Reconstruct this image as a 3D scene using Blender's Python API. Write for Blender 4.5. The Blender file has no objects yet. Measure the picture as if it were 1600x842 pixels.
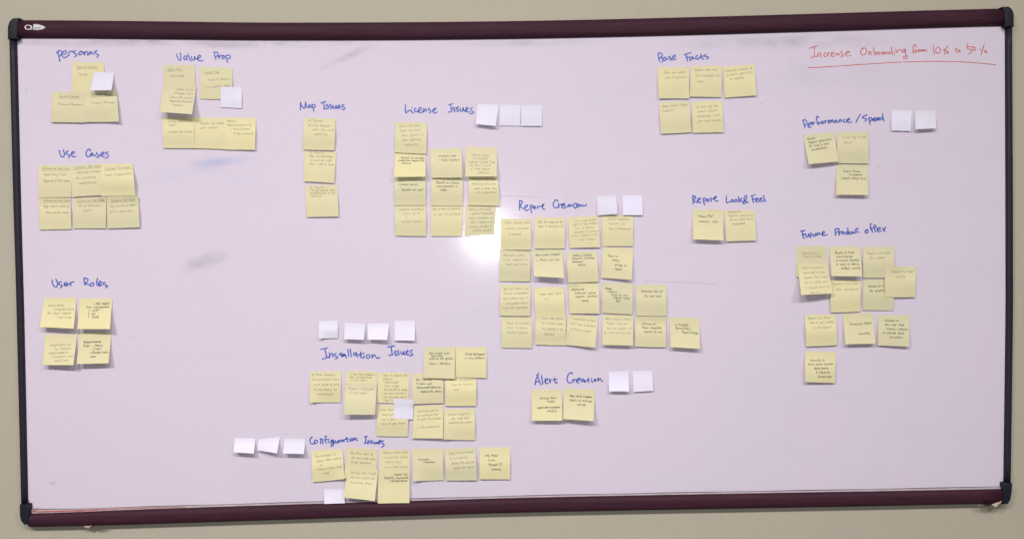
import bpy, bmesh, math, random
from mathutils import Vector, Matrix
random.seed(7)
S = bpy.context.scene
COL = S.collection

# ------------------------------------------------------------------ camera
rx, ry, rz = 0.02331094, -0.01746629, -0.01440443
Rx = Matrix(((1,0,0),(0,math.cos(rx),-math.sin(rx)),(0,math.sin(rx),math.cos(rx))))
Ry = Matrix(((math.cos(ry),0,math.sin(ry)),(0,1,0),(-math.sin(ry),0,math.cos(ry))))
Rz = Matrix(((math.cos(rz),-math.sin(rz),0),(math.sin(rz),math.cos(rz),0),(0,0,1)))
Rc = Rz @ Rx @ Ry
toW = lambda v: Vector((v[0], v[2], -v[1]))
AX, DN, FW = toW(Rc[0]), toW(Rc[1]), toW(Rc[2])
CP = Vector((-0.05145889, -2.01962848, 0.040488))
cam = bpy.data.cameras.new('camera'); cam.lens = 29; cam.sensor_width = 36; cam.clip_end = 100; cam.clip_start = 0.02
co = bpy.data.objects.new('camera', cam); COL.objects.link(co)
M = Matrix.Identity(4)
for i in range(3):
    M[i][0] = AX[i]; M[i][1] = -DN[i]; M[i][2] = -FW[i]; M[i][3] = CP[i]
co.matrix_world = M
S.camera = co
FPX = 29/36*1600

def pt(x, y, h=0.0):
    """a measured place on the board (1600x842 survey units), h metres proud of the board face"""
    d = AX*((x-800)/FPX) + DN*((y-421)/FPX) + FW
    t = (-h - CP.y)/d.y
    return CP + d*t

# ------------------------------------------------------------------ light
w = bpy.data.worlds.new('World'); S.world = w; w.use_nodes = True
w.node_tree.nodes['Background'].inputs[0].default_value = (1.0, 0.97, 0.95, 1)
w.node_tree.nodes['Background'].inputs[1].default_value = 0.17
def area(name, loc, size, power, color, rot=(0,0,0)):
    L = bpy.data.lights.new(name, 'AREA'); L.shape = 'RECTANGLE'; L.size, L.size_y = size
    L.energy = power; L.color = color
    o = bpy.data.objects.new(name, L); COL.objects.link(o); o.location = loc; o.rotation_euler = rot
    return o
area('ceiling_panel', (-1.9, -3.0, 2.1), (1.2, 0.4), 146, (1.0, 0.955, 0.925))
area('ceiling_panel', (0.0, -3.0, 2.1), (1.2, 0.4), 92, (1.0, 0.97, 0.95))
area('ceiling_panel', (1.9, -3.0, 2.1), (1.2, 0.4), 70, (1.0, 0.97, 0.95))
P = pt(764, 368); dirv = (P-CP); dirv.y = -dirv.y
Lf = P + dirv*0.99
fl = bpy.data.lights.new('phone_flash', 'POINT'); fl.energy = 29; fl.shadow_soft_size = 0.024; fl.color = (0.95, 0.97, 1.0)
fo = bpy.data.objects.new('phone_flash', fl); COL.objects.link(fo); fo.location = Lf
S.view_settings.view_transform = 'Standard'; S.view_settings.look = 'None'
S.view_settings.exposure = 0.04; S.view_settings.gamma = 1

# ------------------------------------------------------------------ helpers
def srgb(r, g, b):
    f = lambda c: (c/255/12.92) if c/255 <= .04045 else ((c/255+.055)/1.055)**2.4
    return (f(r), f(g), f(b), 1)
class NT:
    def __init__(s, name):
        s.m = bpy.data.materials.new(name); s.m.use_nodes = True
        s.t = s.m.node_tree; s.b = s.t.nodes['Principled BSDF']
    def n(s, kind, **kw):
        nd = s.t.nodes.new(kind)
        for k, v in kw.items():
            if k in nd.inputs: nd.inputs[k].default_value = v
            else: setattr(nd, k, v)
        return nd
    def l(s, a, b): s.t.links.new(a, b)
    def mix(s, fac, a, b, mode='MIX'):
        nd = s.n('ShaderNodeMix', data_type='RGBA', blend_type=mode)
        for sock, v in ((nd.inputs[0], fac), (nd.inputs[6], a), (nd.inputs[7], b)):
            if isinstance(v, (int, float, tuple)): sock.default_value = v
            else: s.l(v, sock)
        return nd.outputs[2]
    def math(s, op, a, b=0.0):
        nd = s.n('ShaderNodeMath', operation=op)
        for sock, v in ((nd.inputs[0], a), (nd.inputs[1], b)):
            if isinstance(v, (int, float)): sock.default_value = v
            else: s.l(v, sock)
        return nd.outputs[0]
    def coords(s): return s.n('ShaderNodeTexCoord').outputs['Object']
    def noise(s, vec, scale, detail=3, rough=.55, stretch=None):
        if stretch:
            mp = s.n('ShaderNodeMapping'); mp.inputs['Scale'].default_value = stretch; s.l(vec, mp.inputs[0]); vec = mp.outputs[0]
        nd = s.n('ShaderNodeTexNoise'); nd.inputs['Scale'].default_value = scale
        nd.inputs['Detail'].default_value = detail; nd.inputs['Roughness'].default_value = rough
        s.l(vec, nd.inputs['Vector']); return nd.outputs['Fac']
    def ramp(s, v, a, b):
        nd = s.n('ShaderNodeMapRange'); nd.inputs[1].default_value = a; nd.inputs[2].default_value = b
        s.l(v, nd.inputs[0]); return nd.outputs[0]
    def bump(s, h, strength, dist):
        nd = s.n('ShaderNodeBump'); nd.inputs['Strength'].default_value = strength; nd.inputs['Distance'].default_value = dist
        s.l(h, nd.inputs['Height']); s.l(nd.outputs[0], s.b.inputs['Normal'])

def mesh_obj(name, verts, faces, mat, parent=None, smooth=False, loc=None):
    me = bpy.data.meshes.new(name)
    if loc is not None: verts = [tuple(Vector(v)-Vector(loc)) for v in verts]
    me.from_pydata([tuple(v) for v in verts], [], faces); me.update()
    if smooth:
        for p in me.polygons: p.use_smooth = True
    me.materials.append(mat)
    o = bpy.data.objects.new(name, me); COL.objects.link(o)
    if loc is not None: o.location = loc
    if parent is not None: o.parent = parent
    return o
def catmull(pts, sub=6):
    if len(pts) < 3: return [tuple(p) for p in pts]
    P = [pts[0]] + list(pts) + [pts[-1]]; out = []
    for i in range(1, len(P)-2):
        p0, p1, p2, p3 = P[i-1], P[i], P[i+1], P[i+2]
        for k in range(sub):
            t = k/sub; t2 = t*t; t3 = t2*t
            out.append(tuple(.5*((2*b)+(-a+c)*t+(2*a-5*b+4*c-d)*t2+(-a+3*b-3*c+d)*t3) for a, b, c, d in zip(p0, p1, p2, p3)))
    out.append(tuple(pts[-1])); return out
def lerp(a, b, t): return a+(b-a)*t
def poly_at(poly, x, ax=0):
    for a, b in zip(poly, poly[1:]):
        if a[ax] <= x <= b[ax]:
            t = (x-a[ax])/(b[ax]-a[ax]) if b[ax] != a[ax] else 0
            return lerp(a[1-ax], b[1-ax], t)
    return poly[0][1-ax] if x < poly[0][ax] else poly[-1][1-ax]

# ------------------------------------------------------------------ materials
def blob(nt, vec, c, rx_, rz_, ang):
    mp = nt.n('ShaderNodeMapping', vector_type='TEXTURE')
    mp.inputs['Location'].default_value = (c.x, c.y, c.z); mp.inputs['Rotation'].default_value = (0, ang, 0)
    mp.inputs['Scale'].default_value = (rx_, 1, rz_); nt.l(vec, mp.inputs[0])
    g = nt.n('ShaderNodeTexGradient', gradient_type='SPHERICAL'); nt.l(mp.outputs[0], g.inputs[0]); return g.outputs['Fac']

BOARD_RGB = (0.665, 0.585, 0.690, 1)
def mat_board():
    nt = NT('whiteboard_enamel'); v = nt.coords()
    big = nt.noise(v, 1.6, 3); fine = nt.noise(v, 70, 4); wisp = nt.noise(v, 5, 6, .65, (1, 1, 2.6))
    c = nt.mix(nt.math('MULTIPLY', nt.ramp(big, .35, .7), .4), BOARD_RGB, (0.625, 0.575, 0.685, 1))
    c = nt.mix(nt.math('MULTIPLY', nt.ramp(wisp, .5, .8), .18), c, (0.54, 0.49, 0.60, 1))
    c = nt.mix(nt.math('MULTIPLY', nt.ramp(fine, .3, .75), .10), c, (0.50, 0.42, 0.50, 1))
    def stain(c, x, y, sx, sz, ang, col, amt, lo=.3, nscale=14):
        b = blob(nt, v, pt(x, y), sx, sz, ang)
        n = nt.ramp(nt.noise(v, nscale, 5, .6, (1, 1, 2)), lo, .75)
        return nt.mix(nt.math('MULTIPLY', nt.math('MULTIPLY', b, n), amt), c, col)
    c = stain(c, 345, 253, .085, .014, math.radians(-5), (0.36, 0.41, 0.60, 1), .85, .1)
    c = stain(c, 315, 262, .17, .03, math.radians(-13), (0.45, 0.46, 0.65, 1), .6)
    c = stain(c, 375, 280, .10, .06, math.radians(-45), (0.50, 0.52, 0.70, 1), .3)
    c = stain(c, 322, 408, .065, .022, math.radians(-16), (0.36, 0.34, 0.37, 1), .9, .15, 26)
    c = stain(c, 300, 414, .05, .02, math.radians(-25), (0.47, 0.42, 0.49, 1), .6, .3, 26)
    c = stain(c, 82, 754, .012, .006, 0, (0.25, 0.25, 0.30, 1), 1.0, .1)
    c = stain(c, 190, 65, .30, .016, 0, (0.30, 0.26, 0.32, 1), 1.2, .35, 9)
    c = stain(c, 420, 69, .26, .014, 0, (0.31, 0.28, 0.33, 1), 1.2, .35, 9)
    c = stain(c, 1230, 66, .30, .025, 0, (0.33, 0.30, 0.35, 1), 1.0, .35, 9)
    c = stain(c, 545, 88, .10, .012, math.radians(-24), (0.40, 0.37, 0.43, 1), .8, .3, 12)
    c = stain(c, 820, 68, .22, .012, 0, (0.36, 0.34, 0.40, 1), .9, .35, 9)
    c = stain(c, 1270, 118, .28, .06, 0, (0.48, 0.45, 0.58, 1), .5, .4, 6)
    c = stain(c, 1400, 268, .10, .05, .3, (0.66, 0.42, 0.55, 1), .35, .4, 6)
    nt.l(c, nt.b.inputs['Base Color'])
    r = nt.math('ADD', nt.math('MULTIPLY', wisp, .06), .10); nt.l(r, nt.b.inputs['Roughness'])
    nt.b.inputs['Specular IOR Level'].default_value = .5
    nt.bump(nt.noise(v, 210, 3), .11, .0006)
    return nt.m
def mat_wall():
    nt = NT('painted_wall'); v = nt.coords()
    c = nt.mix(nt.ramp(nt.noise(v, 2.2, 4), .3, .7), (0.430, 0.383, 0.302, 1), (0.405, 0.372, 0.302, 1))
    c = nt.mix(nt.math('MULTIPLY', nt.ramp(nt.noise(v, 45, 3), .55, .8), .25), c, (0.33, 0.30, 0.25, 1))
    sp = nt.n('ShaderNodeTexVoronoi', feature='F1'); sp.inputs['Scale'].default_value = 3.1; nt.l(v, sp.inputs['Vector'])
    c = nt.mix(nt.math('MULTIPLY', nt.math('LESS_THAN', sp.outputs['Distance'], .012), .5), c, (0.12, 0.10, 0.08, 1))
    nt.l(c, nt.b.inputs['Base Color']); nt.b.inputs['Roughness'].default_value = .75
    nt.bump(nt.math('ADD', nt.noise(v, 130, 3), nt.math('MULTIPLY', nt.noise(v, 14, 3), 1.5)), .35, .0012)
    return nt.m
def mat_rail():
    nt = NT('mahogany_foil'); v = nt.coords()
    g = nt.noise(v, 6, 6, .65, (1, 14, 24)); g2 = nt.noise(v, 22, 4, .6, (1, 10, 18))
    c = nt.mix(nt.ramp(g, .35, .7), (0.032, 0.010, 0.019, 1), (0.054, 0.016, 0.030, 1))
    c = nt.mix(nt.math('MULTIPLY', nt.ramp(g2, .5, .75), .4), c, (0.066, 0.024, 0.036, 1))
    nt.l(c, nt.b.inputs['Base Color']); nt.b.inputs['Roughness'].default_value = .6
    nt.b.inputs['Specular IOR Level'].default_value = .14
    nt.bump(g2, .2, .0005); return nt.m
def mat_plain(name, rgb, rough=.5, metal=0, vary=.25, scale=30, spec=.5, bumpd=.0003):
    nt = NT(name); v = nt.coords()
    d = tuple(x*(1-vary) for x in rgb[:3])+(1,)
    c = nt.mix(nt.ramp(nt.noise(v, scale, 4), .3, .7), tuple(rgb[:3])+(1,), d)
    nt.l(c, nt.b.inputs['Base Color']); nt.b.inputs['Roughness'].default_value = rough
    nt.b.inputs['Metallic'].default_value = metal; nt.b.inputs['Specular IOR Level'].default_value = spec
    nt.bump(nt.noise(v, scale*8, 2), .3, bumpd); return nt.m
def mat_paper(name, rgb, rgb2):
    nt = NT(name); v = nt.coords()
    oi = nt.n('ShaderNodeObjectInfo')
    c = nt.mix(nt.ramp(nt.noise(v, 30, 4), .3, .7), rgb, rgb2)
    hv = nt.n('ShaderNodeHueSaturation'); nt.l(c, hv.inputs['Color'])
    nt.l(nt.math('ADD', nt.math('MULTIPLY', oi.outputs['Random'], .12), .93), hv.inputs['Value'])
    nt.l(nt.math('ADD', nt.math('MULTIPLY', oi.outputs['Random'], .2), .90), hv.inputs['Saturation'])
    nt.l(hv.outputs[0], nt.b.inputs['Base Color']); nt.b.inputs['Roughness'].default_value = .85
    nt.b.inputs['Specular IOR Level'].default_value = .2
    nt.bump(nt.noise(v, 350, 3), .25, .0002)
    # thin paper lets a little light through
    tr = nt.n('ShaderNodeBsdfTranslucent'); nt.l(hv.outputs[0], tr.inputs[0])
    mx = nt.n('ShaderNodeMixShader'); mx.inputs[0].default_value = .12
    out = [n for n in nt.t.nodes if n.type == 'OUTPUT_MATERIAL'][0]
    nt.l(nt.b.outputs[0], mx.inputs[1]); nt.l(tr.outputs[0], mx.inputs[2]); nt.l(mx.outputs[0], out.inputs[0])
    return nt.m
def mat_ink(name, a, b, rough=.5, scale=60):
    nt = NT(name); v = nt.coords()
    c = nt.mix(nt.ramp(nt.noise(v, scale, 4, .7), .35, .7), a, b)
    nt.l(c, nt.b.inputs['Base Color']); nt.b.inputs['Roughness'].default_value = rough; return nt.m

M_BOARD, M_WALL, M_RAIL = mat_board(), mat_wall(), mat_rail()
M_SIDE = mat_plain('dark_anodised_metal', (0.019, 0.016, 0.028), .5, 0, .2, 12, .25)
M_CAP = mat_plain('black_plastic', (0.012, 0.013, 0.022), .5, 0, .2, 20, .25)
M_LIP = mat_plain('pale_aluminium', (0.55, 0.48, 0.52), .5, .0, .25, 25)
M_GROOVE = mat_plain('dark_gap', (0.10, 0.08, 0.10), .7, 0, .4, 15)
M_SILVER = mat_plain('silver_plastic', (0.66, 0.62, 0.66), .3, .25, .1, 60)
M_CHIP = mat_plain('torn_board_core', (0.62, 0.50, 0.40), .8, 0, .35, 60)
M_YEL = mat_paper('yellow_paper', (0.725, 0.668, 0.415, 1), (0.745, 0.688, 0.438, 1))
M_WHT = mat_paper('white_paper', (0.77, 0.735, 0.87, 1), (0.79, 0.755, 0.885, 1))
M_BLUE = mat_ink('blue_marker_ink', (0.045, 0.085, 0.42, 1), (0.11, 0.165, 0.52, 1), .45, 45)
M_RED = mat_ink('red_marker_ink', (0.50, 0.075, 0.055, 1), (0.60, 0.20, 0.17, 1), .45, 45)
M_PEN = mat_ink('dark_pen_ink', (0.10, 0.10, 0.08, 1), (0.26, 0.24, 0.17, 1))
M_PENCIL = mat_ink('grey_pen_ink', (0.30, 0.275, 0.18, 1), (0.46, 0.42, 0.26, 1))
M_DOT = mat_ink('stray_ink', (0.08, 0.07, 0.10, 1), (0.2, 0.18, 0.22, 1))
M_FAINT = mat_ink('faint_ink', (0.50, 0.45, 0.54, 1), (0.60, 0.54, 0.64, 1))

# ------------------------------------------------------------------ setting: the wall
wl = mesh_obj('wall', [(-9, .008, -3), (9, .008, -3), (9, .008, 3), (-9, .008, 3), (-9, .14, -3), (9, .14, -3), (9, .14, 3), (-9, .14, 3)],
              [(0, 1, 2, 3), (5, 4, 7, 6), (4, 0, 3, 7), (1, 5, 6, 2), (3, 2, 6, 7), (4, 5, 1, 0)], M_WALL)
wl['kind'] = 'structure'

# ------------------------------------------------------------------ the whiteboard
board = bpy.data.objects.new('whiteboard', None); COL.objects.link(board); board.location = (0, .02, -.61)
board['label'] = 'large wall-mounted whiteboard in a dark mahogany frame covered in sticky notes'
board['category'] = 'whiteboard'
bpy.context.view_layer.update()
BINV = Matrix.Translation((0, -.02, .61))
def bpart(name, verts, faces, mat, label=None, smooth=False):
    o = mesh_obj(name, [BINV @ Vector(v) for v in verts], faces, mat, board, smooth)
    if label: o['label'] = label
    return o
# surface: object coords would be relative to the board's base, so keep its mesh in world coordinates
def bpart_world(name, verts, faces, mat, label=None, smooth=False):
    o = mesh_obj(name, verts, faces, mat, board, smooth)
    o.matrix_parent_inverse = BINV
    if label: o['label'] = label
    return o
TOP_O = catmull([(29,31.3),(120,31.8),(240,33),(410,35),(610,34.6),(810,32.6),(1010,28.5),(1210,23),(1400,17.5),(1500,14.8),(1567,13)])
TOP_I = catmull([(29,60),(120,60.2),(240,61.4),(410,63),(610,62.8),(810,60.7),(1010,56.7),(1210,51.3),(1400,45.6),(1500,42.5),(1567,41)])
BOT_I = catmull([(47,801),(100,799.5),(150,797.5),(200,795.2),(410,788.2),(610,782.2),(810,776.5),(1010,772.4),(1210,768.8),(1480,764.2),(1566,762.5)])
BOT_O = catmull([(47,823),(65,823.1),(125,821.9),(200,820),(410,813.3),(610,807),(810,801.2),(1010,797.2),(1210,793.8),(1480,788.6),(1566,786.5)])
LIP = catmull([(47,794.8),(100,794.8),(150,793.6),(200,791.8),(410,785.8),(610,779.8),(810,774.2),(1010,770),(1210,766.4),(1480,761.5),(1566,759.6)])
LEF_O = catmull([(14.4,60),(20.2,300),(23.7,410),(26.1,500),(31.9,740),(32.9,790)])
LEF_I = catmull([(25.6,60),(31.3,300),(34.3,410),(36.8,500),(42,740),(43.2,790)])
RIG_O = catmull([(1581.7,40),(1581.6,100),(1582.7,300),(1582.8,410),(1582.7,500),(1579.5,740),(1579.2,756)])
RIG_I = catmull([(1571.3,40),(1571.5,100),(1572.2,300),(1572.4,410),(1572.3,500),(1569.2,740),(1569,756)])
def rail(name, inner, outer, ax, vals, height, mat, label, back=.0075, power=2.4, taper=None):
    """sweep a convex moulding between two surveyed edges"""
    N = 12; verts = []; faces = []
    for v in vals:
        a, b = poly_at(inner, v, ax), poly_at(outer, v, ax)
        pa = pt(v, a, .004) if ax == 0 else pt(a, v, .004)
        pb = pt(v, b, .004) if ax == 0 else pt(b, v, .004)
        k = 1.0
        row = [Vector((pa.x, 0.004, pa.z))]
        for i in range(N+1):
            s = i/N
            h = height*(max(0, 1-abs(2*s-1)**power))**(1/power)
            p = pa.lerp(pb, s); row.append(Vector((p.x, -h, p.z)))
        row.append(Vector((pb.x, back, pb.z)))
        verts += row
    n = N+3
    for j in range(len(vals)-1):
        for i in range(n-1):
            a = j*n+i; faces.append((a, a+1, a+1+n, a+n))
    faces.append(tuple(range(n))); faces.append(tuple(reversed(range((len(vals)-1)*n, len(vals)*n))))
    o = bpart_world(name, verts, faces, mat, label, True)
    bm = bmesh.new(); bm.from_mesh(o.data); bmesh.ops.recalc_face_normals(bm, faces=bm.faces); bm.to_mesh(o.data); bm.free()
    return o
lin = lambda a, b, n: [a+(b-a)*i/n for i in range(n+1)]
rail('frame_rail', TOP_I, TOP_O, 0, lin(29.5, 1567, 40), .015, M_RAIL, 'wide mahogany rail along the top')
rail('frame_rail', BOT_I, BOT_O, 0, [47, 48, 50, 53, 58]+lin(64, 1566, 40), .015, M_RAIL, 'wide mahogany rail along the bottom')
rail('frame_rail', LEF_I, LEF_O, 1, lin(61, 788, 24), .010, M_SIDE, 'narrow dark grey rail down the left side')
rail('frame_rail', RIG_I, RIG_O, 1, lin(42, 754, 24), .010, M_SIDE, 'narrow dark grey rail down the right side')
# writing surface
c = [pt(20, 45), pt(1577, 28), pt(1574, 775), pt(38, 806)]
bpart_world('writing_surface', c+[Vector((p.x, .0072, p.z)) for p in c],
            [(0, 3, 2, 1), (4, 5, 6, 7), (0, 1, 5, 4), (1, 2, 6, 5), (2, 3, 7, 6), (3, 0, 4, 7)], M_BOARD)
# ledge strip between surface and bottom rail, dark gap above it
def strip(name, up, dn, h, mat, x0, x1, n=60, label=None):
    vs = []; fs = []
    for x in lin(x0, x1, n):
        vs += [pt(x, up(x), .0006), pt(x, up(x), h), pt(x, dn(x), h), pt(x, dn(x), .0006)]
    for j in range(n):
        for i in range(3):
            a = j*4+i; fs.append((a, a+4, a+5, a+1))
    fs.append((0, 1, 2, 3)); fs.append((n*4+3, n*4+2, n*4+1, n*4))
    return bpart_world(name, vs, fs, mat, label)
strip('ledge_strip', lambda x: poly_at(LIP, x), lambda x: poly_at(BOT_I, x)+1, .0035, M_LIP, 48, 1565)
strip('dark_gap', lambda x: poly_at(LIP, x)-.45-.25*math.sin(x*.031), lambda x: poly_at(LIP, x)+.35, .0040, M_GROOVE, 49, 1564)
# corner caps
def cap(poly, height, label):
    bm = bmesh.new(); front = [bm.verts.new(Vector((pt(x, y, height*.6).x, -height, pt(x, y, height*.6).z))) for x, y in poly]
    backv = [bm.verts.new(Vector((f.co.x, .0077, f.co.z))) for f in front]
    f0 = bm.faces.new(front); n = len(poly)
    bm.faces.new(list(reversed(backv)))
    for i in range(n): bm.faces.new((front[i], backv[i], backv[(i+1) % n], front[(i+1) % n]))
    bmesh.ops.recalc_face_normals(bm, faces=bm.faces)
    bmesh.ops.bevel(bm, geom=list(f0.edges), offset=.0035, segments=3, profile=.6, affect='EDGES')
    me = bpy.data.meshes.new('corner_cap'); bm.to_mesh(me); bm.free(); me.materials.append(M_CAP)
    for p in me.polygons: p.use_smooth = True
    me.set_sharp_from_angle(angle=math.radians(50))
    o = bpy.data.objects.new('corner_cap', me); COL.objects.link(o); o.parent = board; o.matrix_parent_inverse = BINV
    o['label'] = label
cap([(14.0,62.5),(14.0,44),(15.2,38.5),(18,33.4),(22.5,29.9),(31.8,29.3),(29.8,37),(29.4,62.5)], .0165, 'rounded black cap at the top left corner')
cap([(1582.2,43.2),(1582.2,24),(1580.8,18.5),(1577.6,14),(1573.4,11.6),(1563.2,12.2),(1566.8,19),(1568.4,30),(1568.4,43.2)], .0165, 'rounded black cap at the top right corner')
cap([(32.4,787),(32.8,805),(34.6,812),(39.5,817.8),(47.4,818.4),(47,800),(47,787)], .0165, 'rounded black cap at the bottom left corner')
cap([(1579.7,753.5),(1579,767),(1577,779),(1572.8,785.7),(1565.6,786.6),(1565.9,763),(1566,753.5)], .0165, 'rounded black cap at the bottom right corner')
def fillet(P):
    n = len(P); vs = [pt(x, y, .006) for x, y in P]+[pt(x, y, .0004) for x, y in P]
    o = bpart_world('corner_fillet', vs, [tuple(range(n)), tuple(reversed(range(n, 2*n)))]+[(i, i+n, (i+1) % n+n, (i+1) % n) for i in range(n)], M_CAP)
fillet([(25,61),(33,60),(29.6,61.6),(27.2,64),(26,68.8),(25,68.8)])
fillet([(1572,42.5),(1564.6,42.2),(1568.4,43.6),(1570.6,46.8),(1571.4,52.4),(1572,52.4)])
fillet([(42.2,788),(42.2,778.5),(43.2,779.5),(44.2,783),(46.2,785.6),(48.6,789.5),(48.2,795),(46,795)])
fillet([(1569.8,754.5),(1569.6,746),(1568.9,747.6),(1567.6,751),(1563.8,755),(1564.6,757.5),(1565.2,760)])

# maker's badge on the top rail: a silver bullet shape and a ring before it
def prism(name, pts2, h0, h1, mat, parent_fn=bpart_world, label=None):
    n = len(pts2); vs = [pt(x, y, h1) for x, y in pts2]+[pt(x, y, h0) for x, y in pts2]
    fs = [tuple(range(n)), tuple(reversed(range(n, 2*n)))]+[(i, i+n, (i+1) % n+n, (i+1) % n) for i in range(n)]
    return parent_fn(name, vs, fs, mat, label)
bul = [(52.2,38.1),(56,38.0),(61,38.9),(66,40.3),(69.6,42.0),(71.0,43.6),(69.8,45.4),(66,47),(61,47.9),(56,48.0),(50.8,46.9),(51.4,43)]
n = len(bul); vs = [pt(x, y, .0140) for x, y in bul]+[pt(x, y, .0162) for x, y in bul]+[pt(lerp(60, x, .82), lerp(43.2, y, .72), .0180) for x, y in bul]
fs = [tuple(reversed(range(n))), tuple(range(2*n, 3*n))]+[(i+k*n, (i+1) % n+k*n, (i+1) % n+(k+1)*n, i+(k+1)*n) for k in (0, 1) for i in range(n)]
bpart_world('badge', vs, fs, M_SILVER, 'silver bullet-shaped maker badge')
vs = []; fs = []; NR = 28
for i in range(NR):
    a = 2*math.pi*i/NR
    for (ro, hh) in ((1, .0140), (1, .0172), (.62, .0172), (.62, .0140)):
        vs.append(pt(44.2+6.0*ro*math.cos(a), 43.2+3.9*(ro if ro == 1 else .66)*math.sin(a), hh))
for i in range(NR):
    for k in range(4):
        fs.append((i*4+k, ((i+1) % NR)*4+k, ((i+1) % NR)*4+(k+1) % 4, i*4+(k+1) % 4))
bpart_world('badge_ring', vs, fs, M_SILVER)
prism('badge_link', [(46.5,45.2),(50.0,45.8),(50.2,46.9),(47,46.6)], .0140, .0170, M_SILVER)

# chipped foil along the bottom rail
def chip(pts2, h, name='torn_chip', mat=None):
    prism(name, pts2, .002, h, mat or M_CHIP)
chip([(130.5,821.8),(134,820.8),(138,821.4),(143.5,820.0),(140,822.6),(138.2,825),(135,823.6),(132,823)], .012)
chip([(143,820.3),(152,818.6),(158.5,818.0),(150,820.2),(143,821.6)], .022, 'torn_foil', M_RAIL)
chip([(1549,788.2),(1553,786.2),(1556,785.0),(1561,783.6),(1565.6,781.6),(1563.6,785.6),(1559.5,788.2),(1557.8,791.4),(1554,791.2),(1552,789.4)], .024)
chip([(1528,788.8),(1531,788.2),(1530.5,789.8)], .015)
chip([(1536,786.9),(1542,786.2),(1549,785.6),(1549.5,788.6),(1543,789.6),(1538,788.8)], .022, 'torn_foil', M_RAIL)

# ------------------------------------------------------------------ marker writing
def ribbon(lines, width, place, jitter=.0):
    """lines: list of point lists in 2-D; place(x,y)->(Vector); flat ribbon following the surface"""
    vs = []; fs = []
    for ln in lines:
        P3 = [place(x, y) for x, y in ln]
        if len(P3) == 1: P3.append(P3[0]+Vector((width*.4, 0, width*.2)))
        Q = [P3[0]]
        for p in P3[1:]:
            if (p-Q[-1]).length > width*.12: Q.append(p)
        if len(Q) < 2: Q = [P3[0], P3[0]+Vector((width*.5, 0, 0))]
        # round the ends
        d0 = (Q[0]-Q[1]).normalized(); d1 = (Q[-1]-Q[-2]).normalized()
        Q = [Q[0]+d0*width*.42]+Q+[Q[-1]+d1*width*.42]
        n = len(Q); base = len(vs)
        for i, p in enumerate(Q):
            t = (Q[min(i+1, n-1)]-Q[max(i-1, 0)])
            nv = Vector((-t.z, 0, t.x))
            if nv.length < 1e-9: nv = Vector((0, 0, 1))
            nv.normalize()
            wd = width*(.5+jitter*(random.random()-.5))
            if i in (0, n-1): wd *= .45
            vs += [p+nv*wd, p-nv*wd]
        for i in range(n-1):
            a = base+2*i; fs.append((a, a+1, a+3, a+2))
    return vs, fs
def parse(s):
    out = []
    for st in s.split(';'):
        nums = [float(t) for t in st.replace(',', ' ').split()]
        if nums: out.append(list(zip(nums[::2], nums[1::2])))
    return out
def heading(words, ox, oy, s, strokes, mat=M_BLUE, width=.0030):
    txt, ink = words.split(' in '); names = txt.split()
    L = [catmull(st, 5) for st in parse(strokes)]
    L.sort(key=lambda st: min(p[0] for p in st))
    gaps = []; right = max(p[0] for p in L[0])
    for i in range(1, len(L)):
        gaps.append((min(p[0] for p in L[i])-right, i)); right = max(right, max(p[0] for p in L[i]))
    cuts = sorted(i for g_, i in sorted(gaps, reverse=True)[:len(names)-1])
    h = .00035
    for nm, a, b in zip(names, [0]+cuts, cuts+[len(L)]):
        vs = []; fs = []
        for st in L[a:b]:
            h += .000004
            v, f = ribbon([st], width, lambda x, y: pt(ox+x/s, oy+y/s, h), .22)
            k = len(vs); vs += v; fs += [tuple(k+i for i in q) for q in f]
        bpart_world('handwritten_word', vs, fs, mat, 'the word %s in %s' % (nm, ink))
heading('personas in blue marker', 80, 70, 20, """180,290 175,250 215,205 285,185 330,230 330,290 262,370;225,215 232,300 245,400 270,530;
385,310 440,290 480,235 440,195 385,220 345,290 345,370 400,415 470,390 550,330;560,350 550,300 570,225 610,215 685,212;
770,185 720,215 685,250 745,280 800,310 775,355 730,380;940,215 890,225 870,270 870,310 920,315 970,270 975,235 935,212;
1015,235 1035,280 1035,335 1035,290 1065,235 1105,215 1130,270 1135,335;1250,235 1200,240 1165,290 1180,315 1230,280 1255,240 1280,270 1330,315;
1435,185 1380,215 1350,245 1400,285 1470,330 1480,345 1430,400""")
heading('Value Prop in blue marker', 270, 75, 16, """95,160 115,230 150,300 180,318 200,300 200,220 182,125;335,205 300,210 275,250 280,295 320,290 345,235 350,220 345,265 365,300;
372,148 395,220 430,300 455,328;465,215 470,265 495,310 530,300 545,250 550,215 545,255 575,290;575,290 640,265 690,225 680,190 640,205 615,255 640,305 700,332 755,315;
1030,105 1040,180 1060,250 1080,300;1040,130 1080,110 1125,130 1130,175 1095,215 1065,225;1140,200 1155,240 1158,280 1160,230 1190,195 1225,190;
1265,205 1235,220 1235,260 1265,275 1290,245 1280,205 1260,200;1320,200 1340,270 1370,362;1320,205 1370,185 1420,195 1438,225 1410,265 1350,285""")
heading('Use Cases in blue marker', 85, 228, 16.84, """130,125 140,190 165,260 205,292 240,285 262,230 250,160 228,110;355,140 320,165 300,200 340,225 395,240 400,260 378,312;
460,215 510,195 520,165 490,150 455,185 440,230 460,270 500,285 560,280;950,140 935,105 905,88 865,110 835,180 840,255 875,292 910,285;
1000,195 960,205 935,250 950,270 995,240 1005,205 1020,240 1090,265;1120,180 1100,205 1150,235 1180,260 1160,290 1120,312;
1235,240 1290,215 1305,180 1265,175 1220,225 1225,265 1270,285 1320,275;1410,165 1365,175 1355,200 1410,235 1415,275 1385,310 1340,330""")
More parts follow.
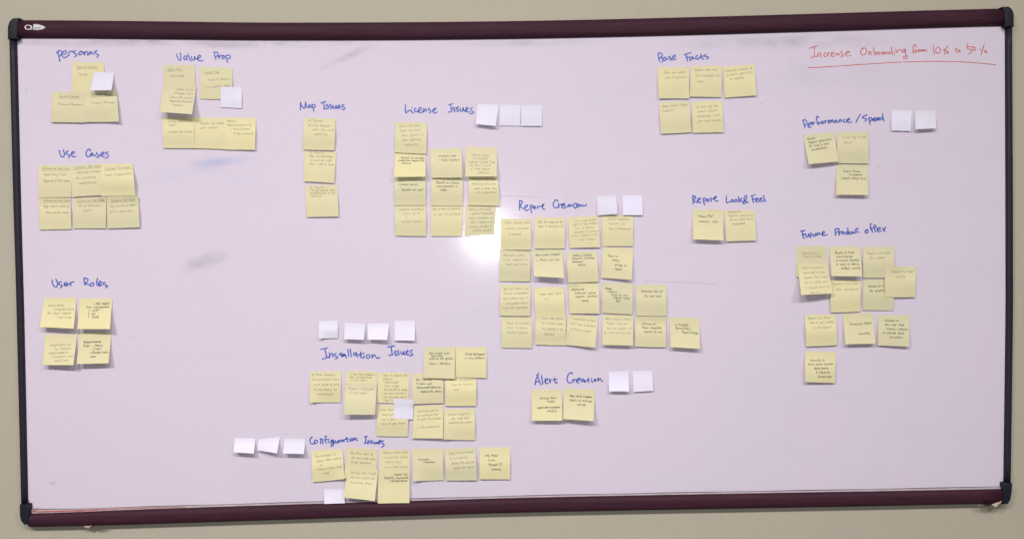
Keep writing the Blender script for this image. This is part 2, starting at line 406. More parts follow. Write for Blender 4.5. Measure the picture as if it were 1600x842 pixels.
heading('User Roles in blue marker', 75, 430, 16, """97,120 110,190 140,260 180,292 215,285 238,240 225,150 195,100;330,165 290,170 270,205 300,235 350,255 345,280 310,315;
410,240 460,215 475,190 430,180 400,215 420,255 450,262 500,235 560,190 600,172 650,165;565,185 570,230 570,265;
905,60 905,130 920,240;905,70 960,75 1000,110 980,160 925,210 985,225 1045,240;1100,190 1060,210 1045,250 1075,268 1120,260 1148,220 1120,190 1085,190;
1238,75 1225,130 1218,200 1230,262;1275,235 1320,200 1330,160 1300,150 1265,190 1265,245 1300,265 1350,245;1430,175 1390,185 1375,215 1430,240 1480,265 1480,285 1440,310""")
heading('Map Issues in blue marker', 460, 152, 17.78, """168,360 168,270 170,145;170,145 190,220 230,280 275,310 295,270 312,130 320,200 350,300;
430,215 400,225 385,270 400,295 440,260 445,225 450,265 475,290;485,205 510,290 545,400;485,215 540,205 582,240 570,280 520,300;
735,168 800,140 870,125;805,140 820,220 830,325;815,335 890,312;935,200 895,215 880,240 935,265 950,290 915,330;
1025,205 985,220 975,245 1030,265 1050,290 1040,310 1000,322;1075,225 1080,280 1110,315 1140,300 1155,225 1160,280 1185,325;
1215,290 1265,260 1260,230 1220,240 1200,280 1225,310 1270,312 1310,290;1375,210 1330,225 1330,255 1380,290 1395,320 1370,345 1325,355""")
heading('License Issues in blue marker', 625, 157, 13.333, """112,95 112,180 120,260 170,225 230,205;230,200 245,240 278,268;255,155 260,157;
330,165 305,195 310,235 345,240 390,215;385,225 435,190 440,155 405,155 380,200 385,240 430,258 475,235;485,175 500,215 495,250 500,210 530,180 545,200 555,240;
605,165 590,190 635,215 640,240 620,262;690,215 735,195 745,170 715,170 685,210 690,245 730,265 775,245;
1010,95 1050,85 1095,75;1055,90 1065,160 1075,235;1005,248 1085,232;1135,145 1100,165 1110,190 1145,200 1130,240;
1225,140 1180,155 1170,175 1215,200 1215,225 1180,232;1260,165 1255,210 1280,230 1305,210 1320,150 1315,200 1350,230;
1350,230 1400,190 1415,155 1385,155 1365,200 1390,240 1450,240;1510,155 1475,170 1480,205 1530,245 1520,272 1455,278""")
heading('Report Creation in blue marker', 805, 307, 13.333, """90,85 90,160 88,280;90,90 135,95 145,135 100,205 130,230 180,258;
205,235 255,205 255,180 220,185 195,240 215,285 250,290 285,265;320,180 325,260 342,345;315,190 355,185 370,210 335,240;
400,205 380,230 400,255 430,235 410,208 395,225 415,235;465,200 468,260 470,225 500,210;500,210 560,200 600,165 575,165 565,220 585,265 620,262;
890,100 855,72 815,100 795,160 805,215 850,235 900,220;900,145 905,185 910,232;905,185 950,165;950,165 1000,170 1030,155 1000,150 970,190 985,240 1030,245;
965,195 1040,180;1030,222 1080,220;1125,165 1095,195 1110,210 1140,180 1130,170 1150,205 1175,205;1150,185 1210,170;
1260,140 1225,160 1220,210 1250,245 1275,225 1280,175 1255,140;1255,140 1300,165 1295,210 1325,215 1340,180 1310,160;1350,170 1360,200 1400,170 1410,200 1440,200 1490,165""")
heading('Installation Issues in blue marker', 495, 535, 10, """60,105 115,95 170,82;125,95 140,160 155,230;85,260 130,245 190,220;195,160 200,200 195,240 205,200 235,165 245,190 250,225;
300,165 270,190 275,205 320,220 320,240 285,255;340,185 400,180;380,150 375,180 385,215 410,215;430,180 400,185 405,205 430,185 420,210 445,190 450,210 465,245;
487,105 492,160 500,215;525,105 530,160 540,218;610,155 580,165 575,190 600,200 620,180 615,160 625,195 640,230;685,145 680,190 700,235 720,240;650,195 740,160;
735,205 740,240;800,185 775,205 775,235 805,245 830,220 820,195 795,190;860,185 865,210 865,240 885,200 905,190 925,225 945,245 985,232;
1110,68 1215,52;1160,65 1168,120 1178,190;1125,200 1195,185;1240,125 1210,145 1215,160 1245,175 1220,200;1280,125 1255,145 1285,165 1280,190 1240,200;
1315,135 1315,170 1340,185 1355,150 1365,140 1365,180 1390,185;1395,165 1425,140 1420,120 1400,135 1395,170 1415,188 1440,180;1495,120 1460,130 1460,150 1495,175 1490,200 1445,205""")
heading('Configuration Issues in blue marker', 480, 676, 12.308, """100,80 75,85 55,140 65,195 110,210;110,210 180,190 195,150 165,135 135,165 140,195;
250,105 260,150 258,205;261,150 275,120 293,118 300,150 303,205;375,70 355,60 345,110 365,200;335,135 395,115;405,150 425,190;415,118 420,120;
490,130 455,150 465,180 500,150 495,130 505,190 495,245 465,250 460,220 510,195 550,165;545,145 550,185 575,190 590,150 595,145 600,185;620,140 625,180 630,150 655,130;
690,130 665,145 670,165 695,150 690,130 715,165;750,80 760,130 785,175;720,125 790,105;815,115 825,160;850,100 870,100 875,140 845,150 840,115;
905,100 905,145 910,110 940,95 950,140 970,135;1100,75 1155,65;1125,75 1125,130 1115,190;1100,200 1160,185;1190,140 1165,160 1190,180 1165,205;
1250,140 1215,165 1255,185 1220,205;1280,165 1285,205 1310,205 1330,170 1335,205 1360,205;1365,190 1405,165 1410,145 1380,150 1365,190 1395,210;1470,150 1430,160 1430,190 1475,220 1470,250 1425,270""")
heading('Alert Creation in blue marker', 830, 577, 13.333, """155,70 135,120 95,230 80,320;110,115 140,150 200,320;100,265 175,240;215,120 225,200 245,300;
285,245 335,220 340,195 300,195 285,245 305,290 350,285;375,190 385,230 398,275 390,230 425,210;485,170 490,230 505,275 545,270;450,215 535,200;
862,95 835,62 790,85 755,150 750,220 785,275 840,270;865,205 870,240 875,272;870,225 920,205;940,235 1000,220 1025,190 985,185 945,225 945,262 1000,275;
1085,200 1050,215 1050,250 1085,245 1105,210 1100,240 1130,270;1190,180 1185,225 1200,268;1125,235 1210,210;1255,215 1275,268;1255,182 1258,184;
1325,205 1310,225 1330,245 1350,220 1325,205;1380,180 1395,215 1400,245 1405,205 1435,185 1455,225 1495,245""")
heading('Base Facts in blue marker', 1020, 77, 16.84, """140,105 155,220 175,330;150,120 200,105 245,130 240,180 195,240 265,235 270,290 240,355;
320,215 290,240 280,290 315,310 350,270 335,220;345,240 370,265 410,270;450,190 420,200 435,225 480,255 475,285 450,295;520,225 580,215 595,175 565,160 530,195 510,245 530,280 610,270;
825,155 900,125 1000,95;880,155 890,230 915,315;915,225 970,210;1045,205 1000,220 975,270 990,295 1040,255 1050,210 1065,240 1090,260;
1180,165 1140,200 1130,245 1150,265 1210,260;1270,130 1270,200 1300,255 1340,265;1210,235 1330,180;1400,140 1355,170 1360,190 1440,205 1465,230 1415,265""")
heading('Report Look& Feel in blue marker', 1075, 300, 12.308, """92,70 95,150 100,232;92,80 140,85 145,115 105,165 150,190 240,205;185,170 230,145 235,120 205,120 180,165 200,195 245,200;
285,130 300,190 318,245;285,130 330,120 345,150 310,185;370,140 365,180 395,180 405,150 375,135;435,110 445,185;440,145 480,130;480,130 540,110 540,85 515,95 510,140 540,175 580,175;
740,75 738,140 740,205 775,200 800,185;845,150 820,175 830,195 865,185 870,155 840,150;915,145 890,170 900,190 940,180 940,150 910,145;
975,90 975,140 985,205;1040,125 985,160 1055,185;1155,190 1090,175 1080,120 1105,70 1130,75 1120,130 1060,205 1070,225 1110,215 1155,185;
1210,80 1295,50;1230,80 1240,140 1262,205;1245,140 1290,125;1300,160 1345,140 1345,120 1310,130 1300,170 1330,190 1370,175;
1375,150 1415,135 1415,115 1385,130 1380,170 1410,185 1450,165;1455,65 1465,130 1495,190""")
heading('Performance / Speed in blue marker', 1250, 173, 11.43, """50,175 70,240 90,315;55,175 85,162 120,200 120,235 85,270;150,265 200,235 195,215 160,225 140,265 160,300 200,290;
215,205 235,260 235,220 260,205;335,125 305,105 295,150 315,210 340,255;300,230 370,210;400,190 375,215 390,238 420,220 405,190;440,185 455,230 450,200 475,175;
500,175 515,230 520,190 545,175 550,215 560,185 580,165 590,215;640,170 615,185 620,215 650,200 650,170 655,200 685,210;700,160 705,205 715,175 735,160 745,200;
800,155 780,175 785,205 815,205;835,185 885,160 875,142 845,160 840,195 870,215 930,200;1080,70 1040,130 1000,212;1200,80 1150,95 1115,125 1180,150 1190,165 1160,190;
1230,125 1240,180 1252,245;1230,140 1270,130 1290,160 1250,190;1305,170 1345,150 1340,130 1315,145 1310,180 1345,185 1370,170;1370,160 1405,145 1400,125 1375,140 1375,170 1410,170;
1470,130 1430,130 1420,160 1450,165 1475,130;1475,55 1480,120 1500,185""")
heading('Future Product offer in blue marker', 1245, 345, 10.667, """65,175 135,160;90,180 100,250 122,298;100,235 150,215;150,220 160,265 185,265 200,215 205,260;
235,190 225,240 235,285;190,250 270,225;265,215 275,255 300,250 310,210 320,250;335,205 345,245 350,215 375,200;380,200 385,235;420,225 460,195 450,175 425,195 420,225 450,245 510,230;
640,135 640,190 650,245;640,140 690,130 705,160 650,200;700,185 705,240 715,195 745,180;765,180 750,205 775,220 790,195 765,180;
850,180 820,190 815,220 845,215 855,180;850,120 855,175 870,225;885,180 890,215 915,215 920,175 925,210;945,205 985,200;965,175 945,200;1020,125 985,145 990,175 1035,190;975,150 1025,130;
1165,155 1135,180 1155,205 1190,185 1180,150 1155,150;1255,50 1225,60 1230,110 1265,190;1325,90 1300,70 1285,110 1315,185;1225,135 1300,115 1340,120;
1340,160 1390,135 1385,110 1350,130 1345,170 1375,185 1410,165;1430,125 1465,175 1460,135 1485,105""")
heading('Increase Onboarding in red marker', 1260, 62, 10, """45,140 110,120 175,100;125,120 125,200 120,275;65,288 120,272 175,262;180,215 175,245 185,270 200,220 220,210 225,250 235,285;
300,205 275,230 280,265 315,260;325,215 335,265 335,230 365,205;385,235 425,220 415,200 390,215 385,250 410,265 440,260;470,210 455,235 480,240 500,215 500,235 520,240;
560,180 535,200 570,235 575,260 535,265;610,225 670,205 665,185 630,195 610,235 635,262 700,250;885,130 855,165 850,215 880,245 925,225 938,170 915,135 870,150;
975,190 980,245 985,205 1005,190 1015,240;1050,120 1055,180 1065,240 1095,225 1100,205 1065,200;1130,200 1115,225 1140,235 1150,210 1130,200;
1200,190 1175,210 1185,235 1210,215 1210,190 1225,230;1240,200 1245,225 1265,195;1310,195 1280,205 1285,225 1315,215 1330,190;1330,115 1335,180 1350,245;
1378,190 1382,235;1385,155 1388,157;1405,165 1415,205 1445,160 1480,165 1500,200;1535,150 1505,170 1515,200 1545,185 1545,150 1550,230 1575,275 1550,305 1515,295 1525,270 1575,255""", M_RED, .0021)
heading('from 10% to 50% in red marker', 1410, 60, 10, """215,150 205,105 175,110 170,170 165,225 205,230;155,210 205,190;210,190 215,225 235,185;255,185 250,205 275,205 280,185 255,185;
300,180 305,210 325,180 335,205 355,175 365,195 395,205;492,105 485,170 500,250;555,140 525,165 525,215 555,240 590,215 590,165 560,140;715,125 680,165 655,262;
650,170 645,190 660,190 650,172;700,205 690,230 715,235 715,210 700,205;845,155 840,195 850,235;820,185 865,175;885,190 870,210 895,215 900,195 885,188;
1022,90 1010,130 1015,165 1075,180 1075,215 1030,255;1020,130 1105,140;1105,145 1100,180 1130,195 1145,160 1115,140;1210,170 1215,185 1218,172;
1280,95 1255,170 1230,265;1295,195 1280,215 1305,225 1315,205 1290,192;1330,228 1335,232""", M_RED, .0021)
def marks(name, lines, width, mat, h=.0005, label=None):
    vs, fs = ribbon([catmull(l, 6) for l in lines], width, lambda x, y: pt(x, y, h), .25)
    return bpart_world(name, vs, fs, mat, label)
marks('underline', [[(1262.5,106.4),(1296,104.5),(1352,100.7),(1409,97.3),(1465,96.3),(1510,97.5),(1556,101.5)]], .0016, M_RED, label='thin red line under the onboarding sentence')
marks('arrow', [[(58.5,792.8),(55.3,795.2),(52.2,797.8)], [(52.2,797.9),(60,798.9),(85,798.3),(112,797.6),(155,795.6)]], .0026, M_RED, .0046, 'red marker arrow drawn along the ledge')
marks('arrow_tail', [[(150,795.9),(200,793.8),(245,792.5),(290,791.2)]], .0012, M_RED, .0047)
marks('stray_dot', [[(x, y)] for x, y in ((41.5,141),(234.5,65),(203,525),(1189,162.5),(1564.5,747.5),(446,677.5),(30,220),(1372,260),(862.5,444.5),(26,75))], .0019, M_DOT)['kind'] = 'stuff'
marks('faint_scratch', [[(1006,438.5),(1040,440),(1085,441.5),(1122,444.5)], [(770,308),(800,306.2),(845,308)], [(472,676),(478,677.2)]], .0010, M_FAINT)['kind'] = 'stuff'

# ------------------------------------------------------------------ single-stroke hand for the small writing on the notes
G = {
'a':(.95,'.8,.85 .4,1 .05,.6 .2,.05 .6,.25 .8,.9 .8,.15 1,.05'),'b':(.9,'.1,1.9 .1,0 .6,.1 .75,.6 .4,.95 .1,.6'),
'c':(.75,'.7,.85 .35,1 .05,.5 .3,0 .75,.15'),'d':(.95,'.75,.85 .3,.95 .05,.45 .3,0 .7,.3;.8,1.9 .75,.1 .95,0'),
'e':(.8,'.08,.5 .65,.6 .45,1 .08,.6 .2,.05 .8,.2'),'f':(.6,'.65,1.7 .35,1.8 .25,1 .2,-.3;0,.95 .6,1'),
'g':(.85,'.7,.85 .3,.95 .1,.5 .35,.15 .7,.5 .75,.9 .7,-.4 .35,-.8 .1,-.5'),'h':(.9,'.1,1.8 .1,0 .2,.7 .55,.95 .7,.5 .75,0'),
'i':(.4,'.15,.95 .2,.1 .4,.05;.2,1.35'),'j':(.5,'.3,.95 .25,-.5 0,-.7;.3,1.3'),'k':(.8,'.1,1.8 .1,0;.65,.95 .15,.45 .7,0'),
'l':(.4,'.15,1.9 .1,.3 .4,0'),'m':(1.3,'.05,.9 .1,0 .2,.7 .45,.95 .55,.1 .7,.8 .95,.9 1.05,0 1.25,.05'),
'n':(.9,'.05,.9 .1,0 .2,.7 .5,.95 .65,.3 .9,.05'),'o':(.8,'.45,1 .1,.7 .15,.1 .6,.1 .7,.7 .4,1 .8,.85'),
'p':(.85,'.1,.95 .1,-.8;.1,.7 .5,1 .7,.55 .35,.05 .1,.25'),'q':(.85,'.7,.9 .2,.9 .1,.3 .6,.3 .7,.9 .7,-.7'),
'r':(.65,'.1,.95 .15,0 .2,.65 .6,.9'),'s':(.7,'.6,.9 .25,.95 .2,.6 .6,.35 .45,0 .05,.1'),'t':(.6,'.25,1.5 .2,.2 .55,.05;0,1 .55,1.05'),
'u':(.9,'.1,.95 .15,.1 .5,.1 .65,.95 .7,.15 .95,.05'),'v':(.75,'.05,.9 .3,.05 .7,.95'),'w':(1.1,'.05,.9 .25,.05 .5,.8 .75,.05 1.05,.95'),
'x':(.75,'.1,.9 .65,.05;.65,.95 .05,0'),'y':(.85,'.1,.95 .25,.2 .65,.3;.75,.95 .6,-.5 .2,-.8'),'z':(.8,'.1,.9 .7,.95 .1,.05 .75,.1'),
'A':(1.1,'.05,0 .5,1.8 .95,0;.2,.7 .85,.75'),'B':(1,'.1,1.8 .1,0;.1,1.8 .7,1.5 .2,1 .8,.6 .1,0'),'C':(1,'.9,1.6 .5,1.8 .1,1 .4,0 .95,.2'),
'D':(1,'.15,1.8 .1,0 .8,.5 .75,1.4 .1,1.8'),'E':(.95,'.8,1.8 .1,1.7 .1,0 .85,.1;.1,.95 .7,1'),'F':(.9,'.15,1.7 .85,1.85;.2,1.7 .15,0;.15,.95 .7,1'),
'G':(1,'.9,1.6 .4,1.8 .1,.8 .5,0 .9,.7 .5,.8'),'H':(1,'.1,1.8 .1,0;.85,1.8 .85,0;.1,.9 .85,.95'),'I':(.6,'.05,1.7 .55,1.8;.3,1.75 .25,0;0,0 .55,.05'),
'J':(.8,'.6,1.8 .55,.2 .1,.2'),'K':(.95,'.1,1.8 .1,0;.8,1.7 .15,.9 .85,0'),'L':(.85,'.15,1.8 .1,.05 .8,.15'),'M':(1.3,'.05,0 .2,1.7 .6,.5 1,1.8 1.15,0'),
'N':(1.1,'.1,0 .15,1.7 .85,.1 .95,1.8'),'O':(1,'.5,1.8 .1,1.2 .2,.1 .8,.3 .8,1.5 .4,1.75'),'P':(.9,'.1,1.8 .1,0;.1,1.7 .7,1.6 .7,1 .1,.8'),
'R':(1,'.1,1.8 .1,0;.1,1.7 .7,1.6 .6,1 .15,.85 .85,0'),'S':(.9,'.8,1.6 .3,1.8 .2,1.1 .75,.8 .6,.05 .05,.2'),'T':(1,'.05,1.7 .95,1.8;.5,1.75 .45,0'),
'U':(1,'.1,1.8 .15,.2 .6,.1 .8,1.7'),'V':(1,'.05,1.8 .45,0 .95,1.8'),'W':(1.3,'.05,1.8 .35,0 .65,1.4 .95,0 1.25,1.8'),'Y':(.9,'.1,1.8 .45,1 .8,1.8;.45,1 .4,0'),
'0':(.8,'.4,1.6 .1,1 .2,.05 .65,.4 .6,1.4 .4,1.6'),'1':(.4,'.2,1.6 .2,0'),'2':(.8,'.1,1.3 .4,1.6 .65,1.2 .1,.05 .75,.1'),'3':(.8,'.1,1.5 .6,1.4 .3,.9 .65,.5 .1,0'),
'5':(.8,'.7,1.6 .2,1.6 .15,.9 .6,.8 .5,.05 .1,.1'),'-':(.8,'.1,.55 .7,.6'),'/':(.6,'.05,-.3 .6,1.8'),'(':(.45,'.4,1.9 .1,.9 .35,-.3'),')':(.45,'.05,1.9 .35,.9 .1,-.3'),
'.':(.35,'.1,.05 .15,.0'),',':(.35,'.15,.1 .05,-.3'),'?':(.7,'.1,1.5 .5,1.6 .5,1.1 .25,.8 .25,.4;.25,.05'),'"':(.5,'.1,1.8 .1,1.4;.35,1.8 .35,1.4'),'+':(.8,'.1,.6 .7,.6;.4,1 .4,.2'),
'>':(.9,'0,.6 .8,.6;.5,.95 .8,.6 .5,.25'),'&':(.9,'.8,.3 .2,1.5 .5,1.5 .1,.3 .4,0 .85,.6'),'%':(1,'.1,0 .9,1.7;.2,1.6 .1,1.3 .3,1.4 .2,1.6;.8,.4 .7,.1 .9,.1 .8,.4'),
}
GP = {k: (w_, parse(s)) for k, (w_, s) in G.items()}
def lay_text(spec, v0, pitch, u0, tilt, size=.052):
    """-> strokes in (u,v), v downwards"""
    out = []; v = v0
    for ln in spec.split('|'):
        strike = ln.startswith('*'); under = ln.startswith('_'); ln = ln.lstrip('*_')
        ind = len(ln)-len(ln.lstrip(' ')); ln = ln.strip()
        x = u0+ind*.032+random.uniform(-.012, .012)
        wtot = sum(GP[c][0] if c in GP else .8 for c in ln)+.22*len(ln)
        cw = min(size*random.uniform(.84, .98), (0.97-x)/max(wtot, 1))
        xs = x
        for c in ln:
            if c == ' ': x += 1.0*cw; continue
            wd, sts = GP.get(c, GP['n'])
            sc = random.uniform(.85, 1.1); dy = random.uniform(-.12, .12)
            for st in sts:
                q = [((x+(px_*sc+py_*.12)*cw), v-(py_*sc+dy)*size*.78-(x-xs)*tilt) for px_, py_ in st]
                q = [(a+random.uniform(-.1, .1)*cw, b+random.uniform(-.09, .09)*size) for a, b in q]
                out.append(q)
            x += (wd*sc+.2)*cw
        if strike:
            for k in range(1 if len(ln) > 12 else 2):
                out.append([(xs-.01, v-.02-.008*k), ((xs+x)/2, v-.028+.01*k-(x-xs)*tilt*.5), (x+.01, v-.02-(x-xs)*tilt)])
        if under: out.append([(xs-.03, v+.035), ((xs+x)/2, v+.03-(x-xs)*tilt*.6), (x+.02, v+.022-(x-xs)*tilt)])
        v += pitch*random.uniform(.93, 1.07)
    return out

bl = []; bx = 53.6
for ch in 'uartet':
    wd_, sts = GP[ch]
    for st in sts: bl.append([(bx+p*1.9, 44.9-q*1.75) for p, q in st])
    bx += (wd_+.12)*1.9
marks('badge_lettering', bl, .0006, M_PEN, .0183)

# ------------------------------------------------------------------ sticky notes
NG = 16
PLACED = []          # (quad in survey units, z grid)
def bil(q, u, v):
    (ax, ay), (bx, by), (cx, cy), (dx, dy) = q    # TL TR BR BL
    return ((ax*(1-u)+bx*u)*(1-v)+(dx*(1-u)+cx*u)*v, (ay*(1-u)+by*u)*(1-v)+(dy*(1-u)+cy*u)*v)
def inv_bil(q, x, y):
    u = v = .5
    for _ in range(6):
        px_, py_ = bil(q, u, v); e = .001
        a = bil(q, u+e, v); b = bil(q, u, v+e)
        J = ((a[0]-px_)/e, (b[0]-px_)/e, (a[1]-py_)/e, (b[1]-py_)/e)
        det = J[0]*J[3]-J[1]*J[2]
        if abs(det) < 1e-9: return None
        rx_, ry_ = x-px_, y-py_
        u += (J[3]*rx_-J[1]*ry_)/det; v += (-J[2]*rx_+J[0]*ry_)/det
    return u, v
def gz(Z, u, v):
    u = min(max(u, 0), 1)*NG; v = min(max(v, 0), 1)*NG
    i, j = min(int(u), NG-1), min(int(v), NG-1); fu, fv = u-i, v-j
    return (Z[j][i]*(1-fu)+Z[j][i+1]*fu)*(1-fv)+(Z[j+1][i]*(1-fu)+Z[j+1][i+1]*fu)*fv
def note(reg, kind, quad, lift, text, label, ink='p', tp=None, fold=None):
    ox, oy, s = reg
    q = [(ox+quad[2*i]/s, oy+quad[2*i+1]/s) for i in range(4)]
    aL, aR, b = [k/1000*(1.35 if k >= 8 else 1) for k in lift]
    size = max(abs(q[1][0]-q[0][0]), 20)
    Z = [[0]*(NG+1) for _ in range(NG+1)]; U = [[0]*(NG+1) for _ in range(NG+1)]
    wob = random.uniform(-.0006, .0006); wob2 = random.uniform(0, 6.28)
    near = [(qq, zz) for qq, zz in PLACED if abs(qq[0][0]-q[0][0]) < 70 and abs(qq[0][1]-q[0][1]) < 70]
    for j in range(NG+1):
        v = j/NG
        for i in range(NG+1):
            u = i/NG; t = max(0, (v-.2)/.8)
            z = .0008+lerp(aL, aR, u)*t**(1.05 if aL+aR > .016 else 1.3)+1.35*b*math.sin(math.pi*min(1, t**.85))+wob*math.sin(u*4+wob2)*t
            z += .0005*math.sin(u*math.pi)*(1-t)
            if fold == 'BL' : z += .010*max(0, (1-u)+v-1.72)**1.1/.28
            if fold == 'BR' : z += .010*max(0, u+v-1.72)**1.1/.28
            Z[j][i] = z
            x, y = bil(q, u, v); up = -1
            for qq, zz in near:
                r = inv_bil(qq, x, y)
                if r and -.03 <= r[0] <= 1.03 and -.03 <= r[1] <= 1.03: up = max(up, gz(zz, *r)+.0007)
            U[j][i] = up
    for it in range(30):
        for j in range(NG+1):
            for i in range(NG+1): Z[j][i] = max(Z[j][i], U[j][i])
        if it == 29: break
        N2 = [r[:] for r in Z]
        for j in range(NG+1):
            for i in range(NG+1):
                nb = [Z[jj][ii] for jj, ii in ((j-1, i), (j+1, i), (j, i-1), (j, i+1)) if 0 <= jj <= NG and 0 <= ii <= NG]
                av = sum(nb)/len(nb)
                if max(nb)-Z[j][i] > .0003: N2[j][i] = max(Z[j][i], .5*Z[j][i]+.5*av)
        Z = N2
    PLACED.append((q, Z))
    tx, ty = bil(q, .5, 0); org = pt(tx, ty, Z[0][NG//2])
    vs = []; th = .00022
    # slightly ragged, not-quite-straight edges
    for side in (0, 1):
        for j in range(NG+1):
            for i in range(NG+1):
                x, y = bil(q, i/NG, j/NG)
                bow = math.sin(math.pi*i/NG)*.25 if j == NG else 0
                vs.append(pt(x, y+bow*(1 if b > .003 else -.3), Z[j][i]-side*th))
    n = NG+1; F = []
    for j in range(NG):
        for i in range(NG):
            a = j*n+i; F.append((a, a+n, a+n+1, a+1)); a += n*n; F.append((a, a+1, a+n+1, a+n))
    ring = [i for i in range(n)]+[j*n+NG for j in range(1, n)]+[NG*n+i for i in range(NG-1, -1, -1)]+[j*n for j in range(NG-1, 0, -1)]
    for k in range(len(ring)):
        a, c_ = ring[k], ring[(k+1) % len(ring)]; F.append((a, c_, c_+n*n, a+n*n))
    o = mesh_obj('sticky_note', vs, F, M_YEL if kind == 'Y' else M_WHT, None, True, org)
    o.data.set_sharp_from_angle(angle=math.radians(40))
    o['label'] = label; o['category'] = 'sticky note'
    o['group'] = 'yellow sticky notes on the whiteboard' if kind == 'Y' else 'small blank white sticky notes on the whiteboard'
    if text:
        v0, pitch, u0, tilt = tp or (.2, .15, .15, .03)
        st = lay_text(text, v0, pitch, u0, tilt)
        lines = [catmull(l, 3) if len(l) > 2 else l for l in st]
        def place(u, v):
            u = min(max(u, .01), .99); v = min(max(v, .01), .99)
            x, y = bil(q, u, v); return pt(x, y, gz(Z, u, v)+.0003)-org
        wd = {'p': .0008, 'd': .0009, 'f': .0007}[ink]
        lv, lf = ribbon(lines, wd, place, .3)
        h = mesh_obj('handwriting', lv, lf, M_PEN if ink in 'd' else (M_PEN2 if ink == 'p' else M_PENCIL), o)
    return o
M_PEN2 = mat_ink('pen_ink', (0.28, 0.26, 0.17, 1), (0.44, 0.41, 0.25, 1))
#NOTES
# each group is laid from the bottom of the pile to the top
H_, L_ = (13, 14, 1), (2, 2, 4)
# Personas
g = (0, 0, 3.6625)
note(g,'Y',(414,358, 597,360, 592,541, 412,541),(2,3,1),'_General Person|  Devops','top yellow note under the personas heading, half hidden by a small white note','p',(.18,.24,.14,.02))
note(g,'Y',(301,525, 490,528, 483,703, 290,700),(5,4,3),'_General Person|Backend Developer','lower left yellow note of the three under the personas heading','p',(.18,.24,.2,.0))
note(g,'Y',(480,519, 668,516, 680,697, 484,699),(3,3,5),'_General Person|Product Manager','lower right yellow note of the three under the personas heading','p',(.18,.24,.22,.02),'BR')
note(g,'W',(538,413, 654,418, 638,518, 517,520),(14,16,0),'','small white note overlapping the top personas note, its foot curling out')
# Use Cases
g = (40, 220, 5.2636)
note(g,'Y',(108,200, 375,203, 376,463, 103,467),(2,2,3),'_Enterprise Use Case|Generating Cost|Capacity & Perf data','left note of the upper row under Use Cases','p',(.13,.19,.15,.0))
note(g,'Y',(372,205, 632,187, 640,447, 380,463),(4,4,3),'_Customer Use Case|  Capacity planner|  for monitoring|    responsibility','middle note of the upper row under Use Cases, slightly tilted','p',(.1,.17,.1,.0))
note(g,'Y',(618,192, 880,187, 903,450, 622,455),(1,4,7),'_Customer Use Case..|Trends of administration','right note of the upper row under Use Cases, bulging at its foot','p',(.18,.19,.12,.05))
note(g,'Y',(108,470, 368,470, 376,727, 113,732),(2,2,3),'_Enterprise Use Case|Bug reports working|  Data center ready','left note of the lower row under Use Cases','p',(.11,.19,.16,.0))
note(g,'Y',(393,470, 665,460, 660,720, 388,722),(2,3,3),'_Enterprise Use Case|all performance|    reports','middle note of the lower row under Use Cases','p',(.13,.15,.14,.0))
note(g,'Y',(668,460, 927,452, 938,712, 672,722),(3,5,3),'_Customer Use Case|Buy capacity to report|KPI to their client','right note of the lower row under Use Cases','p',(.16,.17,.1,.03))
# User Roles
g = (40, 420, 4.68)
note(g,'Y',(142,480, 378,478, 350,703, 125,703),(12,17,0),'Single/Security|     for Situation|*Client need it|  *Customers call|      *and tool','lower left note under User Roles, with scribbled grey lines','p',(.38,.13,.18,.05))
note(g,'Y',(397,470, 628,462, 607,690, 373,695),(14,13,-1),'*Requirements|Roles - Admin|       - Client|*      - Reader role|        User','lower right note under User Roles, with words struck out in black','d',(.32,.12,.16,.0))
note(g,'Y',(138,212, 373,212, 352,437, 103,425),(14,15,-1),'Everything|     Configured /Client|for Agent needed|         user base','upper left note under User Roles, narrower at the top','p',(.28,.13,.18,.02))
note(g,'Y',(398,217, 634,215, 617,440, 378,440),(13,16,-1),'       a Role template|User management|  1. LDAP|  2. AD|  3. SAML','upper right note under User Roles, with a three item list','d',(.2,.115,.22,.02))
# Value Prop
g = (230, 70, 4.679)
note(g,'Y',(117,150, 350,153, 352,385, 117,380),(2,2,1),'_Value Prop|  Affordable','yellow note directly under the word Value, its lower half covered','p',(.17,.2,.15,.04))
note(g,'Y',(388,165, 625,173, 620,403, 384,397),(1,2,2),'_Value Prop|   Simple to Setup!!!|-> no need to define','slanting yellow note below the word Prop, a white note on its corner','p',(.2,.23,.15,.1))
note(g,'Y',(340,533, 580,535, 578,765, 345,757),(3,2,3),'Studies can handle|user reports','middle note of the joined row of three below Value Prop','p',(.22,.14,.2,.03))
note(g,'Y',(110,527, 345,530, 345,757, 117,755),(1,1,5),'Gather details on|report||Actions and Capture','left note of the joined row of three below Value Prop','p',(.18,.11,.2,.03))
note(g,'Y',(560,533, 795,538, 788,770, 568,767),(3,5,3),'Author|Report/Capture is|   > Administrator|      to the enterprise','right note of the joined row of three below Value Prop','p',(.13,.13,.1,.02))
note(g,'Y',(118,297, 360,305, 328,510, 93,493),(17,21,0),'     Gather to view|   Changes from|Comparable product|*Capacity Planned|   Reports','yellow note lifting strongly outward at the foot below the Value note','p',(.16,.14,.25,.0))
note(g,'W',(540,308, 693,313, 690,466, 535,458),(2,2,2),'','small white note on the lower right corner of a Value Prop note')
